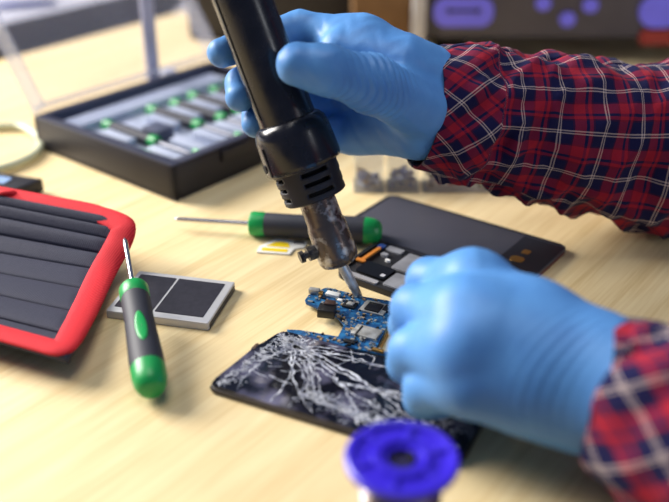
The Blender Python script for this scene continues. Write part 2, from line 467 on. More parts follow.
hp = [A0 + AX * (hl + 0.03), A0 + AX * (hl + 0.09), Vector((-0.05, 0.62, 0.42)), Vector((0.06, 0.80, 0.42)), Vector((0.18, 0.98, 0.30)), Vector((0.22, 1.10, 0.187))]
tube('air_hose', [GQ.inverted() @ (Vector(p) - A0) for p in catmull(hp, 10)], 0.0058, BLACKR, gun, 12)

# ------------------------------------------------------------------ broken phone in front
CQ = -26.0
cph = thing('cracked_phone', 'black smartphone with a badly shattered glass front lying under the gloved hand', 'phone', atz(206.5, 384.5, 0.0045) - Vector((0, 0, 0.0045)), zrot(CQ))
PL, PW, PT = 0.134, 0.0615, 0.0046
POUT = [(0.004, -0.0004), (PL - 0.008, 0), (PL - 0.003, 0.002), (PL, 0.008), (PL, PW - 0.008), (PL - 0.003, PW - 0.002), (PL - 0.008, PW), (0.0135, PW), (0.0105, PW - 0.0012), (0.0085, PW - 0.0045), (0.0052, 0.0425), (0.0038, 0.0395), (0.0030, 0.030), (0.0004, 0.006), (0.0008, 0.0016)]
def inset(k): 
    c = (PL / 2, PW / 2); return [(c[0] + (x - c[0]) * (1 - k / c[0]), c[1] + (y - c[1]) * (1 - k / c[1])) for x, y in POUT]
prism('body', POUT, 0.0, PT - 0.0012, mat('phone_edge', srgb(34, 30, 34), 0.4, col2=srgb(60, 52, 46)), cph, 0.0012)
def phone_glass_mat():
    m = bpy.data.materials.new('broken_glass_front'); m.use_nodes = True
    nt = m.node_tree; N = nt.nodes; L = nt.links; b = N['Principled BSDF']
    tc = N.new('ShaderNodeTexCoord')
    vo = N.new('ShaderNodeTexVoronoi'); vo.inputs['Scale'].default_value = 95; L.new(tc.outputs['Object'], vo.inputs['Vector'])
    ns = N.new('ShaderNodeTexNoise'); ns.inputs['Scale'].default_value = 45; ns.inputs['Detail'].default_value = 8; L.new(tc.outputs['Object'], ns.inputs['Vector'])
    r = N.new('ShaderNodeValToRGB'); r.color_ramp.elements[0].position = 0.47; r.color_ramp.elements[1].position = 0.70
    r.color_ramp.elements[0].color = srgb(17, 18, 27); r.color_ramp.elements[1].color = srgb(104, 102, 126)  # lavender patches: crushed-glass haze plus reflections painted into the colour
    L.new(ns.outputs['Fac'], r.inputs[0]); L.new(r.outputs[0], b.inputs['Base Color'])
    b.inputs['Roughness'].default_value = 0.12; b.inputs['Specular IOR Level'].default_value = 0.55
    # every shard is tilted a little its own way
    s = N.new('ShaderNodeVectorMath'); s.operation = 'SUBTRACT'; s.inputs[1].default_value = (0.5, 0.5, 0.5); L.new(vo.outputs['Color'], s.inputs[0])
    sc = N.new('ShaderNodeVectorMath'); sc.operation = 'SCALE'; sc.inputs['Scale'].default_value = 0.10; L.new(s.outputs[0], sc.inputs[0])
    g = N.new('ShaderNodeNewGeometry'); ad = N.new('ShaderNodeVectorMath'); ad.operation = 'ADD'
    L.new(g.outputs['Normal'], ad.inputs[0]); L.new(sc.outputs[0], ad.inputs[1])
    nm = N.new('ShaderNodeVectorMath'); nm.operation = 'NORMALIZE'; L.new(ad.outputs[0], nm.inputs[0]); L.new(nm.outputs[0], b.inputs['Normal'])
    return m
prism('glass_front', inset(0.0008), PT - 0.0012, PT, phone_glass_mat(), cph)
def cracks():
    rnd = random.Random(11); bm = bmesh.new(); z = PT + 0.0001
    def inside(p): return 0.0020 + 0.135 * max(0, p[1]) < p[0] < PL - 0.002 and 0.0014 < p[1] < PW - 0.0012
    def ribbon(pts, w0, w1):
        n = len(pts); prev = None
        for i, p in enumerate(pts):
            a = pts[max(0, i - 1)]; c = pts[min(n - 1, i + 1)]; d = Vector((c[0] - a[0], c[1] - a[1]))
            if d.length < 1e-9: continue
            nrm = Vector((-d.y, d.x)).normalized(); w = (w0 + (w1 - w0) * i / max(1, n - 1)) * rnd.choice((0.35, 0.7, 1.0, 1.6)) / 2
            cur = (bm.verts.new((p[0] + nrm.x * w, p[1] + nrm.y * w, z)), bm.verts.new((p[0] - nrm.x * w, p[1] - nrm.y * w, z)))
            if prev: bm.faces.new((prev[0], cur[0], cur[1], prev[1]))
            prev = cur
    def line(a, b, w, jit=0.0004, bow=0.0):
        n = max(2, int(math.dist(a, b) / 0.0022)); pts = []
        dx, dy = b[0] - a[0], b[1] - a[1]; L = math.hypot(dx, dy) or 1; nx, ny = -dy / L, dx / L
        for k in range(n + 1):
            t = k / n; o = bow * 4 * t * (1 - t) * L + (rnd.gauss(0, jit) if 0 < k < n else 0)
            q = (a[0] + dx * t + nx * o, a[1] + dy * t + ny * o)
            if not inside(q):
                if len(pts) > 1: break
                continue
            pts.append(q)
        if len(pts) > 1: ribbon(pts, w, w * 0.5)
    imp = (0.0230, 0.0500)
    # long fractures running from the crushed corner across the glass
    ends = [((.128, .050), .0007, .03), ((.125, .030), .0011, -.05), ((.110, .014), .0012, .06), ((.082, .004), .0013, .10), ((.058, .003), .0008, -.08), ((.036, .002), .0009, .08),
            ((.016, .003), .0008, -.10), ((.066, .059), .0006, .04), ((.008, .022), .0008, .05), ((.092, .057), .0007, -.04), ((.130, .010), .0008, -.06)]
    for e, w, bow in ends: line(imp, e, w, 0.0005, bow)
    # broad fracture bundle: several nearly parallel strands with bridges
    for k in range(7):
        o = rnd.gauss(0, .0018); line((.034 + o, .040 + o), (.052 + rnd.gauss(0, .003), .016 + rnd.gauss(0, .003)), rnd.uniform(.0003, .0008), .0006, .06)
        line((.050 + o, .017 + o), (.100 + rnd.gauss(0, .006), .010 + rnd.gauss(0, .004)), rnd.uniform(.0003, .0009), .0007, -.05)
    for k in range(5):
        line((.060 + rnd.gauss(0, .003), .030), (.118, .024 + rnd.gauss(0, .006)), rnd.uniform(.0003, .0008), .0006, .07)
    # ring cracks round the impact
    for r in (.006, .010, .015, .022, .032, .045):
        t = rnd.uniform(-2.6, -2.0)
        while t < 0.35:
            dt = rnd.uniform(.25, .6)
            if rnd.random() < .62:
                rr = r * rnd.uniform(.9, 1.12); r2 = r * rnd.uniform(.9, 1.12)
                line((imp[0] + rr * math.cos(t), imp[1] + rr * math.sin(t)), (imp[0] + r2 * math.cos(t + dt), imp[1] + r2 * math.sin(t + dt)), rnd.uniform(.00025, .0006), .0002, -.06)
            t += dt
    def splinter(p, l, w):
        a = rnd.uniform(0, 3.14); line((p[0] - l * math.cos(a) / 2, p[1] - l * math.sin(a) / 2), (p[0] + l * math.cos(a) / 2, p[1] + l * math.sin(a) / 2), w, .0001)
    for k in range(210):                      # crushed corner
        r = abs(rnd.gauss(0, .0085)); t = rnd.uniform(0, 6.28); splinter((imp[0] - .003 + 1.3 * r * math.cos(t), imp[1] + .002 + .8 * r * math.sin(t)), rnd.uniform(.0015, .0055), rnd.uniform(.0002, .0005))
    for k in range(170):                      # crushed short edge
        y = rnd.uniform(.003, .045); splinter((.004 + .135 * y + abs(rnd.gauss(0, .0035)), y), rnd.uniform(.001, .004), rnd.uniform(.0002, .0005))
    for k in range(150):                      # chips scattered along the fracture bundle
        u = rnd.uniform(.045, .125); splinter((u, .012 + rnd.gauss(0, .005) + .1 * (u - .05)), rnd.uniform(.001, .004), rnd.uniform(.0002, .0006))
    for k in range(60): splinter((rnd.uniform(.085, .130), rnd.uniform(.004, .05)), rnd.uniform(.002, .006), rnd.uniform(.0003, .0007))
    o = bm_obj('crack_lines', bm, mat('fractured_glass', srgb(232, 234, 240), 0.25, col2=srgb(140, 144, 160), nscale=220, spec=0.7), cph)
    so = o.modifiers.new('thick', 'SOLIDIFY'); so.thickness = 0.0002; so.offset = 1
    o['kind'] = 'stuff'
cracks()
box('chipped_corner', (0.0046, 0.0405, PT - 0.001), (0.0022, 0.006, 0.0024), mat('chip_brown', srgb(110, 84, 60), 0.5, col2=srgb(60, 50, 44), nscale=400), cph, 0.0006)

# ------------------------------------------------------------------ circuit board
pz0, pz1 = 0.0026, 0.0036
pc0 = atz(350, 315, 0)
pcb = thing('circuit_board', 'blue phone circuit board with chips and connectors beneath the gun nozzle', 'circuit board', (pc0.x, pc0.y, 0))
def pl(px, py, z=pz1): q = atz(px, py, z); return (q.x - pc0.x, q.y - pc0.y)
outline = [(305, 300), (309, 294.5), (318, 292), (323, 288.5), (328, 287.5), (346, 292), (360, 296), (388, 300.5), (396, 304), (392, 316), (385, 330), (376, 348.5), (388, 352), (386, 355.5),
           (338, 344.5), (288, 332.5), (287, 329.5), (300, 330), (338, 336.5), (344, 325), (338, 318), (319, 308.5), (306, 303)]
BLUE = mat('solder_mask_blue', srgb(18, 66, 112), 0.38, col2=srgb(38, 104, 152), nscale=330, contrast=(0.45, 0.6))
board = prism('board', [pl(*p) for p in outline][::-1], pz0, pz1, BLUE, pcb)
GOLD = mat('gold_edge', srgb(196, 150, 80), 0.35, 0.9)
SILV = mat('silver_can', srgb(198, 198, 194), 0.34, 0.45, col2=srgb(150, 148, 142), nscale=200)
CHIP = mat('black_chip', srgb(20, 20, 24), 0.4)
def comp(name, px, py, w, d, hgt, m, rot=-26, lift=0.0, bev=0.0003):
    c = pl(px, py, pz1 + hgt * 0.5); return box(name, (c[0], c[1], pz1 + lift + hgt / 2), (w, d, hgt), m, pcb, bev, rz3(rot))
comp('camera_module', 327, 311, 0.0098, 0.0080, 0.0052, CHIP, -12)
comp('camera_lens', 330, 306.5, 0.0062, 0.0046, 0.0062, mat('camera_brown', srgb(66, 50, 46), 0.3), -12)
comp('connector', 314.5, 291, 0.0064, 0.0036, 0.0030, SILV, -18)
comp('connector', 333, 294.5, 0.0085, 0.0042, 0.0020, mat('connector_white', srgb(210, 212, 210), 0.4), -24)
comp('brass_contact', 321, 293.5, 0.0020, 0.0030, 0.0022, GOLD, -20)
comp('chip', 350, 305, 0.0078, 0.0064, 0.0014, CHIP)
comp('chip_cap', 350.5, 304.5, 0.0040, 0.0036, 0.0022, SILV)
comp('shield_frame', 375, 308, 0.0150, 0.0120, 0.0012, SILV)
comp('chip', 374, 308, 0.0088, 0.0084, 0.0022, CHIP)
comp('chip', 388, 309, 0.0050, 0.0060, 0.0018, CHIP)
tray_c = comp('card_slot', 366.5, 332.5, 0.0150, 0.0100, 0.0018, SILV)
comp('card_slot_bar', 359, 331, 0.0010, 0.0092, 0.0022, mat('slot_dark', srgb(70, 68, 66), 0.4, 0.7))
comp('chip', 349.5, 341.5, 0.0066, 0.0028, 0.0016, CHIP)
comp('chip', 340, 300, 0.0030, 0.0022, 0.0010, mat('white_dot', srgb(225, 225, 222), 0.4))
comp('connector', 378, 350.5, 0.0062, 0.0020, 0.0018, GOLD)
ga, gb = pl(385.5, 330), pl(376.5, 348)
box('gold_edge_strip', ((ga[0] + gb[0]) / 2 + 0.0012, (ga[1] + gb[1]) / 2, pz1 - 0.0022), (0.0008, math.dist(ga, gb), 0.0026), GOLD, pcb, rot=rz3(math.degrees(math.atan2(gb[1] - ga[1], gb[0] - ga[0])) - 90))
def small_parts():
    rnd = random.Random(2); bm = bmesh.new(); poly = [pl(*p) for p in outline]
    def inside(p):
        c = False; n = len(poly)
        for i in range(n):
            x1, y1 = poly[i]; x2, y2 = poly[(i + 1) % n]
            if (y1 > p[1]) != (y2 > p[1]) and p[0] < (x2 - x1) * (p[1] - y1) / (y2 - y1) + x1: c = not c
        return c
    ms = (mat('tin_solder', srgb(196, 194, 186), 0.35, 0.7), mat('ceramic_tan', srgb(150, 122, 88), 0.5), CHIP)
    k = 0
    while k < 230:
        q = (rnd.uniform(304, 396), rnd.uniform(288, 354)); c = pl(*q)
        if not inside(c) or not inside((c[0] + .0008, c[1])) or not inside((c[0] - .0008, c[1])): continue
        n0 = len(bm.faces); w = rnd.choice((0.0006, 0.0009, 0.0013)); hh = rnd.uniform(0.0005, 0.0011)
        b_box(bm, (c[0], c[1], pz1 + hh / 2), (w * 1.6, w, hh), rz3(-26 + rnd.choice((0, 90))))
        bm.faces.ensure_lookup_table(); mi = rnd.choice((0, 0, 0, 1, 2))
        for f in bm.faces[n0:]: f.material_index = mi
        k += 1
    o = bm_obj('surface_components', bm, None, pcb); o['kind'] = 'stuff'
    for m in ms: o.data.materials.append(m)
small_parts()
under = bmesh.new()
for p in ((312, 299), (335, 305), (350, 318), (385, 308), (372, 340), (310, 333.5), (345, 342), (384, 352.5)):
    c = pl(*p); b_box(under, (c[0], c[1], pz0 / 2), (0.005, 0.004, pz0), rz3(-26))
bm_obj('underside_chips', under, CHIP, pcb)

# ------------------------------------------------------------------ dismantled phone behind: chassis and display panel
UA = math.degrees(math.atan2(-0.593, 0.806)); U = Vector((0.806, -0.593, 0)).normalized(); V = Vector((-0.593, -0.806, 0)).normalized()
PB = atz(391, 193.5, 0.004) - Vector((0, 0, 0.004))
chs = thing('phone_chassis', 'opened black phone chassis with bare metal plates and an orange flex strip', 'phone', PB + U * 0.035 + V * 0.1172, zrot(UA))
CT = 0.0052
SLATE = mat('chassis_black', srgb(12, 12, 18), 0.5, bump=0.08, bscale=200)
prism('frame', rrect(0, 0, 0.088, 0.0495, 0.007), 0, CT - 0.0012, SLATE, chs, 0.0008)
def plate(name, u0, v0, u1, v1, m, z0=CT - 0.0012, hgt=0.001, r=0.001, parent=chs): return prism(name, rrect(u0, v0, u1, v1, r, 3), z0, z0 + hgt, m, parent)
MIDG = mat('chassis_metal', srgb(140, 141, 146), 0.42, 0.3, col2=srgb(166, 167, 172), nscale=80)
plate('end_strip', 0.0030, 0.0012, 0.0300, 0.0050, mat('chassis_light_strip', srgb(176, 174, 176), 0.35, 0.3))
plate('side_rail', 0.0004, 0.008, 0.0030, 0.046, SLATE, hgt=0.0016)
plate('metal_plate', 0.0260, 0.0240, 0.0480, 0.0460, MIDG)
plate('metal_plate', 0.0330, 0.0040, 0.0540, 0.0200, MIDG)
plate('metal_plate', 0.0100, 0.0415, 0.0215, 0.0475, MIDG)
plate('black_cover', 0.0105, 0.0075, 0.0310, 0.0220, mat('cover_black', srgb(12, 12, 16), 0.3), hgt=0.0014)
plate('white_label', 0.0270, 0.0100, 0.0298, 0.0130, mat('label_white', srgb(190, 190, 196), 0.5), z0=CT + 0.0002, hgt=0.0002, r=0.0004)
plate('screw_boss', 0.0120, 0.0330, 0.0165, 0.0365, MIDG, hgt=0.0018)
plate('screw_boss', 0.0180, 0.0290, 0.0215, 0.0310, mat('white_dot', srgb(225, 225, 222), 0.4), hgt=0.0014)
ORANGE = mat('copper_flex', srgb(206, 128, 52), 0.4, 0.2)
plate('flex_strip', 0.0060, 0.0205, 0.0085, 0.0400, ORANGE, z0=CT - 0.0002, hgt=0.0012)
plate('flex_foot', 0.0032, 0.0180, 0.0100, 0.0210, ORANGE, z0=CT - 0.0002, hgt=0.0010)
plate('blue_flex_pad', 0.0045, 0.0400, 0.0092, 0.0450, mat('flex_blue', srgb(34, 62, 120), 0.4), z0=CT - 0.0002, hgt=0.0010)

dq = zrot(UA)
dsp = thing('display_panel', 'dark grey phone display panel lying against the opened chassis behind the hand', 'phone screen', PB, dq)
prism('glass', rrect(0, -0.0665, 0.137, 0, 0.005), 0.0, 0.0038, mat('display_dark', srgb(60, 61, 70), 0.34, col2=srgb(68, 69, 79), nscale=12, bump=0.03, bscale=50), dsp, 0.0006)
bez = mat('bezel_black', srgb(28, 28, 33), 0.35)
for x0, y0, x1, y1 in ((0.004, -0.0026, 0.133, -0.0006), (0.004, -0.0660, 0.133, -0.0640), (0.0006, -0.062, 0.0026, -0.004), (0.108, -0.062, 0.1364, -0.004)):
    plate('bezel', x0, y0, x1, y1, bez, 0.0038, 0.0002, 0.0006, dsp)
plate('gold_contact', 0.1165, -0.0270, 0.1215, -0.0215, GOLD, 0.0040, 0.0003, 0.001, dsp)
plate('gold_contact', 0.1140, -0.0400, 0.1230, -0.0325, GOLD, 0.0040, 0.0003, 0.003, dsp)
plate('red_edge', 0.1364, -0.060, 0.1373, -0.006, mat('edge_rust', srgb(104, 52, 42), 0.5), 0.0006, 0.0016, 0.0003, dsp)

# ------------------------------------------------------------------ screwdrivers
def screwdriver(name, label, cap=0.0705, group=None):
    s = thing(name, label, 'screwdriver', group=group)
    lathe('shaft', [(-0.052, 0.0006), (-0.049, 0.0015), (-0.044, 0.00155), (0.002, 0.00155)], STEEL, s, 16, 'X')
    lathe('collar', [(0.0, 0.0062), (0.0008, 0.0078), (0.002, 0.0083), (0.009, 0.0082), (0.0105, 0.0078)], GREEN, s, 28, 'X')
    lathe('handle', [(0.0100, 0.0077), (0.012, 0.0080), (0.030, 0.0079), (0.048, 0.0084), (0.062, 0.0089), (cap + 0.0005, 0.0089)], RUBBER, s, 32, 'X')
    lathe('end_cap', [(cap, 0.0089), (0.0785, 0.0088), (0.083, 0.0081), (0.0865, 0.0066), (0.088, 0.0045), (0.0885, 0.001)], GREEN, s, 28, 'X')
    return s
def orient(o, tail, head):
    """local -X is the tip, +X the handle end"""
    d = (Vector(head) - Vector(tail)).normalized(); o.rotation_mode = 'QUATERNION'
    o.rotation_quaternion = d.to_track_quat('X', 'Z'); o.location = tail
sd2 = screwdriver('screwdriver', 'green and charcoal screwdriver lying flat behind the gun nozzle, shaft toward the tray', 0.0765)
orient(sd2, atz(250, 223.5, 0.0084), atz(384, 231.5, 0.0093))
sd1 = screwdriver('screwdriver', 'green and charcoal screwdriver with an oval green grip inlay, leaning on the flat battery')
orient(sd1, atz(133.5, 288, 0.0215), atz(152, 391, 0.0092))
sd1.scale = (0.94, 1, 1)
def inlay(parent):
    v = []; f = []; n = 28
    up = parent.rotation_quaternion.inverted() @ (Vector((0, 0, CAM_H)) - parent.location)
    ang = math.atan2(up.z, up.y) - 0.05
    rows = 6
    for k in range(rows + 1):
        for i in range(n):
            t = 2 * math.pi * i / n; s = k / rows
            x = 0.045 + s * 0.0135 * math.cos(t); a = ang + s * 0.40 * math.sin(t)
            r = (0.0080 + 0.0009 * max(0, (x - 0.03) / 0.035)) + 0.00035 * (1 - (s > 0.99) * 1.4)
            v.append((x, r * math.cos(a), r * math.sin(a)))
    for k in range(rows):
        for i in range(n): f.append((k * n + i, k * n + (i + 1) % n, (k + 1) * n + (i + 1) % n, (k + 1) * n + i))
    o = mesh_obj('grip_inlay', v, f, GREEN, parent, True)
    so = o.modifiers.new('t', 'SOLIDIFY'); so.thickness = 0.0006
inlay(sd1)

# ------------------------------------------------------------------ battery
b0, b1 = atz(106.5, 318, 0.0), atz(210, 332, 0.0)
bang = math.degrees(math.atan2(b1.y - b0.y, b1.x - b0.x)) + 0.5
bat = thing('phone_battery', 'flat phone battery with silver frame and two black label panels under the screwdriver', 'battery', b0, zrot(bang))
BW, BD, BT = 0.0615, 0.0475, 0.0052
prism('casing', rrect(0, 0, BW, BD, 0.0012, 3), 0, BT, mat('battery_silver', srgb(190, 190, 192), 0.38, 0.2, col2=srgb(205, 205, 207)), bat, 0.0006)
LAB = mat('battery_label', srgb(34, 33, 42), 0.42, col2=srgb(44, 43, 52), nscale=300)
prism('label_panel', rrect(0.0030, 0.0050, 0.0262, BD - 0.0042, 0.0006, 2), BT, BT + 0.0002, LAB, bat)
prism('label_panel', rrect(0.0276, 0.0050, BW - 0.0048, BD - 0.0042, 0.0006, 2), BT, BT + 0.0002, LAB, bat)
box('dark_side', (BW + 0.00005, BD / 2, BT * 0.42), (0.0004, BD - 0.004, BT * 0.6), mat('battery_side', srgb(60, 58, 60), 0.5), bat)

# ------------------------------------------------------------------ sim card adapter
s0 = atz(263, 251, 0)
sim = thing('card_adapter', 'small white card adapter with yellow printed patches below the lying screwdriver', 'memory card', s0, zrot(-9)); sim.scale = (1.15, 1.2, 1.0)
CARDW = mat('card_white', srgb(226, 224, 216), 0.4)
prism('card', [(-0.003, -0.003), (0.016, -0.003), (0.017, 0.004), (0.0225, 0.006), (0.0225, 0.0135), (0.004, 0.0135), (-0.003, 0.004)][::1], 0, 0.0011, CARDW, sim, 0.0002)
YEL = mat('card_yellow', srgb(238, 206, 24), 0.45)
prism('yellow_patch', rrect(-0.0008, -0.0012, 0.0140, 0.0022, 0.0006, 2), 0.0011, 0.0013, YEL, sim)
prism('yellow_patch', [(0.0010, 0.0042), (0.0145, 0.0042), (0.0130, 0.0090), (0.0090, 0.0104), (0.0050, 0.0090)], 0.0011, 0.0013, YEL, sim)
box('metal_contact', (0.0185, 0.0106, 0.0015), (0.006, 0.003, 0.0008), DULLST, sim, 0.0002)

# ------------------------------------------------------------------ tool pouch
def pouch():
    pv = [atz(68, 357, 0.015), atz(90, 316, 0.011), atz(109, 276, 0.009), atz(125, 248, 0.018), atz(131, 231, 0.025), atz(126, 218, 0.029)]
    lf = [atz(-120, 304, 0.016), atz(-112, 272, 0.012), atz(-104, 240, 0.010), atz(-96, 205, 0.021), atz(-92, 187, 0.028), atz(-90, 178, 0.031)]
    R = catmull(pv, 12); Lc = catmull(lf, 12); nv = len(R); nu = 44
    base = Vector((-0.24, 0.47, 0))
    p = thing('tool_pouch', 'open folded tool pouch of ribbed black nylon bound in red tape', 'tool pouch', base)
    def pt(u, vv, lift=0.0):
        i = vv * (nv - 1); k = min(int(i), nv - 2); t = i - k
        r = Vector(R[k] + (R[k + 1] - R[k]) * t); l = Vector(Lc[k] + (Lc[k + 1] - Lc[k]) * t)
        q = l.lerp(r, u)
        # the far corner is rounded
        if vv > 0.80:
            over = (vv - 0.80) / 0.20; q += (l - r).normalized() * 0.022 * over ** 2 * max(0, (u - 0.75) / 0.25)
        return q - base + Vector((0, 0, lift))
    def sheet(name, us, vs, fn, m, thick):
        v = []; f = []; a = len(us); 
        for y in vs:
            for x in us: v.append(pt(x, y, fn(x, y)))
        for j in range(len(vs) - 1):
            for i in range(a - 1): f.append((j * a + i, j * a + i + 1, (j + 1) * a + i + 1, (j + 1) * a + i))
        o = mesh_obj(name, v, f, m, p, True)
        so = o.modifiers.new('t', 'SOLIDIFY'); so.thickness = thick; so.offset = -1
        return o
    NY = weave_mat('black_nylon', srgb(40, 42, 58), srgb(64, 66, 84), 1500)
    RD = weave_mat('red_tape', srgb(206, 30, 44), srgb(232, 58, 66), 1500)
    us = [i / nu for i in range(nu + 1)]; vs = [i / 80 for i in range(81)]
    sheet('backing', us, vs, lambda x, y: 0.0, NY, 0.004)
    # pocket ridges running along the pouch
    edges = [0.09, 0.20, 0.31, 0.42, 0.52, 0.64, 0.78, 0.93]
    for a, b in zip(edges[:-1], edges[1:]):
        vv = [a + (b - a) * i / 10 for i in range(11)]
        amp = 0.0032 if a > 0.5 else 0.0020
        sheet('pocket', [0.0 + 0.95 * i / 40 for i in range(41)], vv, lambda x, y, a=a, b=b, amp=amp: 0.0006 + amp * math.sin(math.pi * min(1, max(0, (y - a) / (b - a)))) ** 0.7 * (1 if x < 0.9 else max(0.1, (0.95 - x) / 0.05)), NY, 0.0006)
    # red binding round the rim
    def binding(pts, r, name='red_binding'):
        tube(name, pts, r, RD, p, 12, flat=0.30)
    uvp = [(0, .015), (.3, .015), (.6, .015), (.85, .015), (.945, .018), (.968, .05), (.970, .15), (.970, .3), (.970, .45), (.970, .6), (.970, .72), (.968, .82), (.958, .90), (.935, .955), (.90, .98), (.80, .985), (.6, .985), (.3, .985), (0, .985)]
    pp = [pt(float(a), float(b), 0.0010) for a, b in catmull(uvp, 8)]
    rr = [0.0062 + 0.0022 * max(0.0, math.sin(math.pi * min(1, max(0, (k / len(pp) - 0.22) / 0.5)))) for k in range(len(pp))]
    binding(pp, rr)
    tube('red_tab', [pt(0.47, 0.93, 0.003), pt(0.475, 0.985, 0.004)], 0.006, RD, p, 10, flat=0.4)
pouch()

# ------------------------------------------------------------------ tool tray with clear lid
TA = atz(33, 117, 0.0265); TRA = -39.3
TL, TD, TH = 0.166, 0.198, 0.0265
tray = thing('tool_tray', 'black tool tray with grey slotted insert and raised clear lid', 'tool case', (TA.x, TA.y, 0), zrot(TRA))
DKB = mat('tray_black', srgb(20, 17, 27), 0.5, col2=srgb(25, 22, 32))
RIM = mat('tray_rim', srgb(58, 60, 76), 0.4)
GREYI = mat('insert_grey', srgb(172, 181, 202), 0.5, col2=srgb(186, 194, 212), nscale=40)
WT = 0.006
box('tray_floor', (TL / 2, TD / 2, 0.0015), (TL, TD, 0.003), DKB, tray)
for nm, c, s in (('tray_wall', (TL / 2, WT / 2, TH / 2), (TL, WT, TH)), ('tray_wall', (TL / 2, TD - WT / 2, TH / 2), (TL, WT, TH)),
                 ('tray_wall', (WT / 2, TD / 2, TH / 2), (WT, TD, TH)), ('tray_wall', (TL - WT / 2, TD / 2, TH / 2), (WT, TD, TH))):
    box(nm, c, s, DKB, tray, 0.0012)
for c, s in (((TL / 2, 0.0045, TH + 0.0006), (TL - 0.002, 0.008, 0.0014)), ((0.0045, TD / 2, TH + 0.0006), (0.008, TD - 0.018, 0.0014)), ((TL - 0.0045, TD / 2, TH + 0.0006), (0.008, TD - 0.018, 0.0014)), ((TL / 2, TD - 0.0045, TH + 0.0006), (TL - 0.002, 0.008, 0.0014))):
    box('rim_strip', c, s, RIM, tray, 0.0004)
IZ = 0.0165
box('insert', (TL / 2 + 0.004, TD / 2, (IZ + 0.003) / 2), (TL - 2 * WT - 0.010, TD - 2 * WT - 0.001, IZ - 0.003), GREYI, tray, 0.001)
for k in range(8):
    y = 0.0225 + 0.0232 * k
    box('slot_rib', (0.078, y, IZ + 0.0035), (0.034, 0.009, 0.008), GREYI, tray, 0.001)
    box('slot_rib', (0.133, y, IZ + 0.0035), (0.034, 0.009, 0.008), GREYI, tray, 0.001)
box('inner_liner', (WT + 0.0012, TD / 2, TH / 2 + 0.004), (0.002, TD - 2 * WT - 0.001, TH - 0.008), mat('liner_slate', srgb(84, 92, 116), 0.5), tray)
box('insert_ledge', (0.026, TD / 2, IZ + 0.003), (0.022, TD - 0.03, 0.006), GREYI, tray, 0.001)
box('holder_block', (0.098, 0.046, IZ + 0.006), (0.020, 0.017, 0.012), mat('holder_slate', srgb(78, 84, 104), 0.5), tray, 0.002)
box('clasp', (TL + 0.0012, 0.062, TH - 0.006), (0.0026, 0.030, 0.009), DKB, tray, 0.0008)
# lid, hinged on the far long side and leaning back
lid = thing('lid', 'x', 'x'); del lid['label']; del lid['category']
lid.parent = tray; lid.location = (0.001, 0, TH + 0.002); lid.rotation_euler = (0, math.radians(-124), 0)
# lid local: +X along the lid from the hinge, Y along the hinge, Z into the lid (towards the tray when closed -> -Z)
LW = 0.165
box('lid_panel', (LW / 2, TD / 2, 0.001), (LW, TD, 0.0018), CLEAR, lid)
for c, s in (((LW / 2, 0.002, -0.009), (LW, 0.003, 0.018)), ((LW / 2, TD - 0.002, -0.009), (LW, 0.003, 0.018)), ((LW - 0.002, TD / 2, -0.009), (0.003, TD - 0.007, 0.018)), ((0.004, TD / 2, -0.004), (0.003, TD - 0.007, 0.010))):
    box('lid_rim', c, s, FROST, lid)
box('lid_latch', (0.112, 0.045, -0.004), (0.007, 0.007, 0.010), mat('latch_white', srgb(235, 235, 240), 0.3), lid, 0.002)
stm = mat('stay_grey', srgb(168, 170, 192), 0.35)
box('lid_stay', (-0.010, 0.135, 0.085), (0.006, 0.013, 0.170), stm, tray, 0.002)
box('stay_foot', (-0.010, 0.150, 0.010), (0.016, 0.060, 0.020), stm, tray, 0.004)
box('stay_highlight', (-0.010, 0.152, 0.024), (0.012, 0.016, 0.009), mat('latch_white', srgb(235, 235, 240), 0.3), tray, 0.003)  # bright highlight on the foot modelled as a white block
# small screwdrivers in the tray
def mini(i, y, long=True):
    R3 = zrot(TRA)
    s = thing('precision_screwdriver', 'small precision screwdriver with green collar and black grip lying in the tray insert', 'screwdriver', group='precision screwdrivers in the tool tray')
    lathe('end_cap', [(0, 0.003), (0.001, 0.0048), (0.011, 0.0050)], GREEN, s, 14, 'X')
    lathe('handle', [(0.011, 0.0046), (0.02, 0.0050), (0.052, 0.0048), (0.056, 0.0044)], RUBBER, s, 14, 'X')
    lathe('collar', [(0.056, 0.0048), (0.064, 0.0048), (0.065, 0.0038)], GREEN, s, 14, 'X')
    lathe('shaft', [(0.065, 0.0021), (0.092, 0.0021), (0.100, 0.0012)], mat('satin_steel', srgb(150, 152, 162), 0.5, 0.5), s, 10, 'X')
    return s
proto = None
for i, y in enumerate((0.034, 0.0572, 0.0804, 0.1036, 0.1268, 0.150, 0.1732)):
    if i == 1: continue
    loc = Vector((TA.x, TA.y, 0)) + zrot(TRA) @ Vector((0.047 + (0.003 if i % 2 else 0), y, IZ + 0.0051))
    if proto is None: proto = mini(i, y); o = proto; o.location = loc; o.rotation_mode = 'QUATERNION'; o.rotation_quaternion = zrot(TRA)
    else: o = dup(proto, loc, zrot(TRA))
bitp = None
for i, y in enumerate((0.016, 0.026, 0.046, 0.090, 0.114)):
    loc = Vector((TA.x, TA.y, 0)) + zrot(TRA) @ Vector((0.118 if i < 2 else 0.12, y if i else 0.0145, IZ + 0.0035 + (0.007 if False else 0)))
    if i in (2, 3, 4): loc = Vector((TA.x, TA.y, 0)) + zrot(TRA) @ Vector((0.1495, y - 0.004, IZ + 0.0036))
    if bitp is None:
        bitp = thing('driver_bit', 'short green driver bit lying at the tray front beside the long drivers', 'driver bit', loc, zrot(TRA), 'green driver bits in the tool tray')
        lathe('bit_sleeve', [(-0.006, 0.0030), (-0.005, 0.0035), (0.004, 0.0035), (0.005, 0.0026)], GREEN, bitp, 12, 'X')
        lathe('bit_tip', [(0.005, 0.0018), (0.009, 0.0012)], STEEL, bitp, 8, 'X')
    elif i != 1: dup(bitp, loc, zrot(TRA))

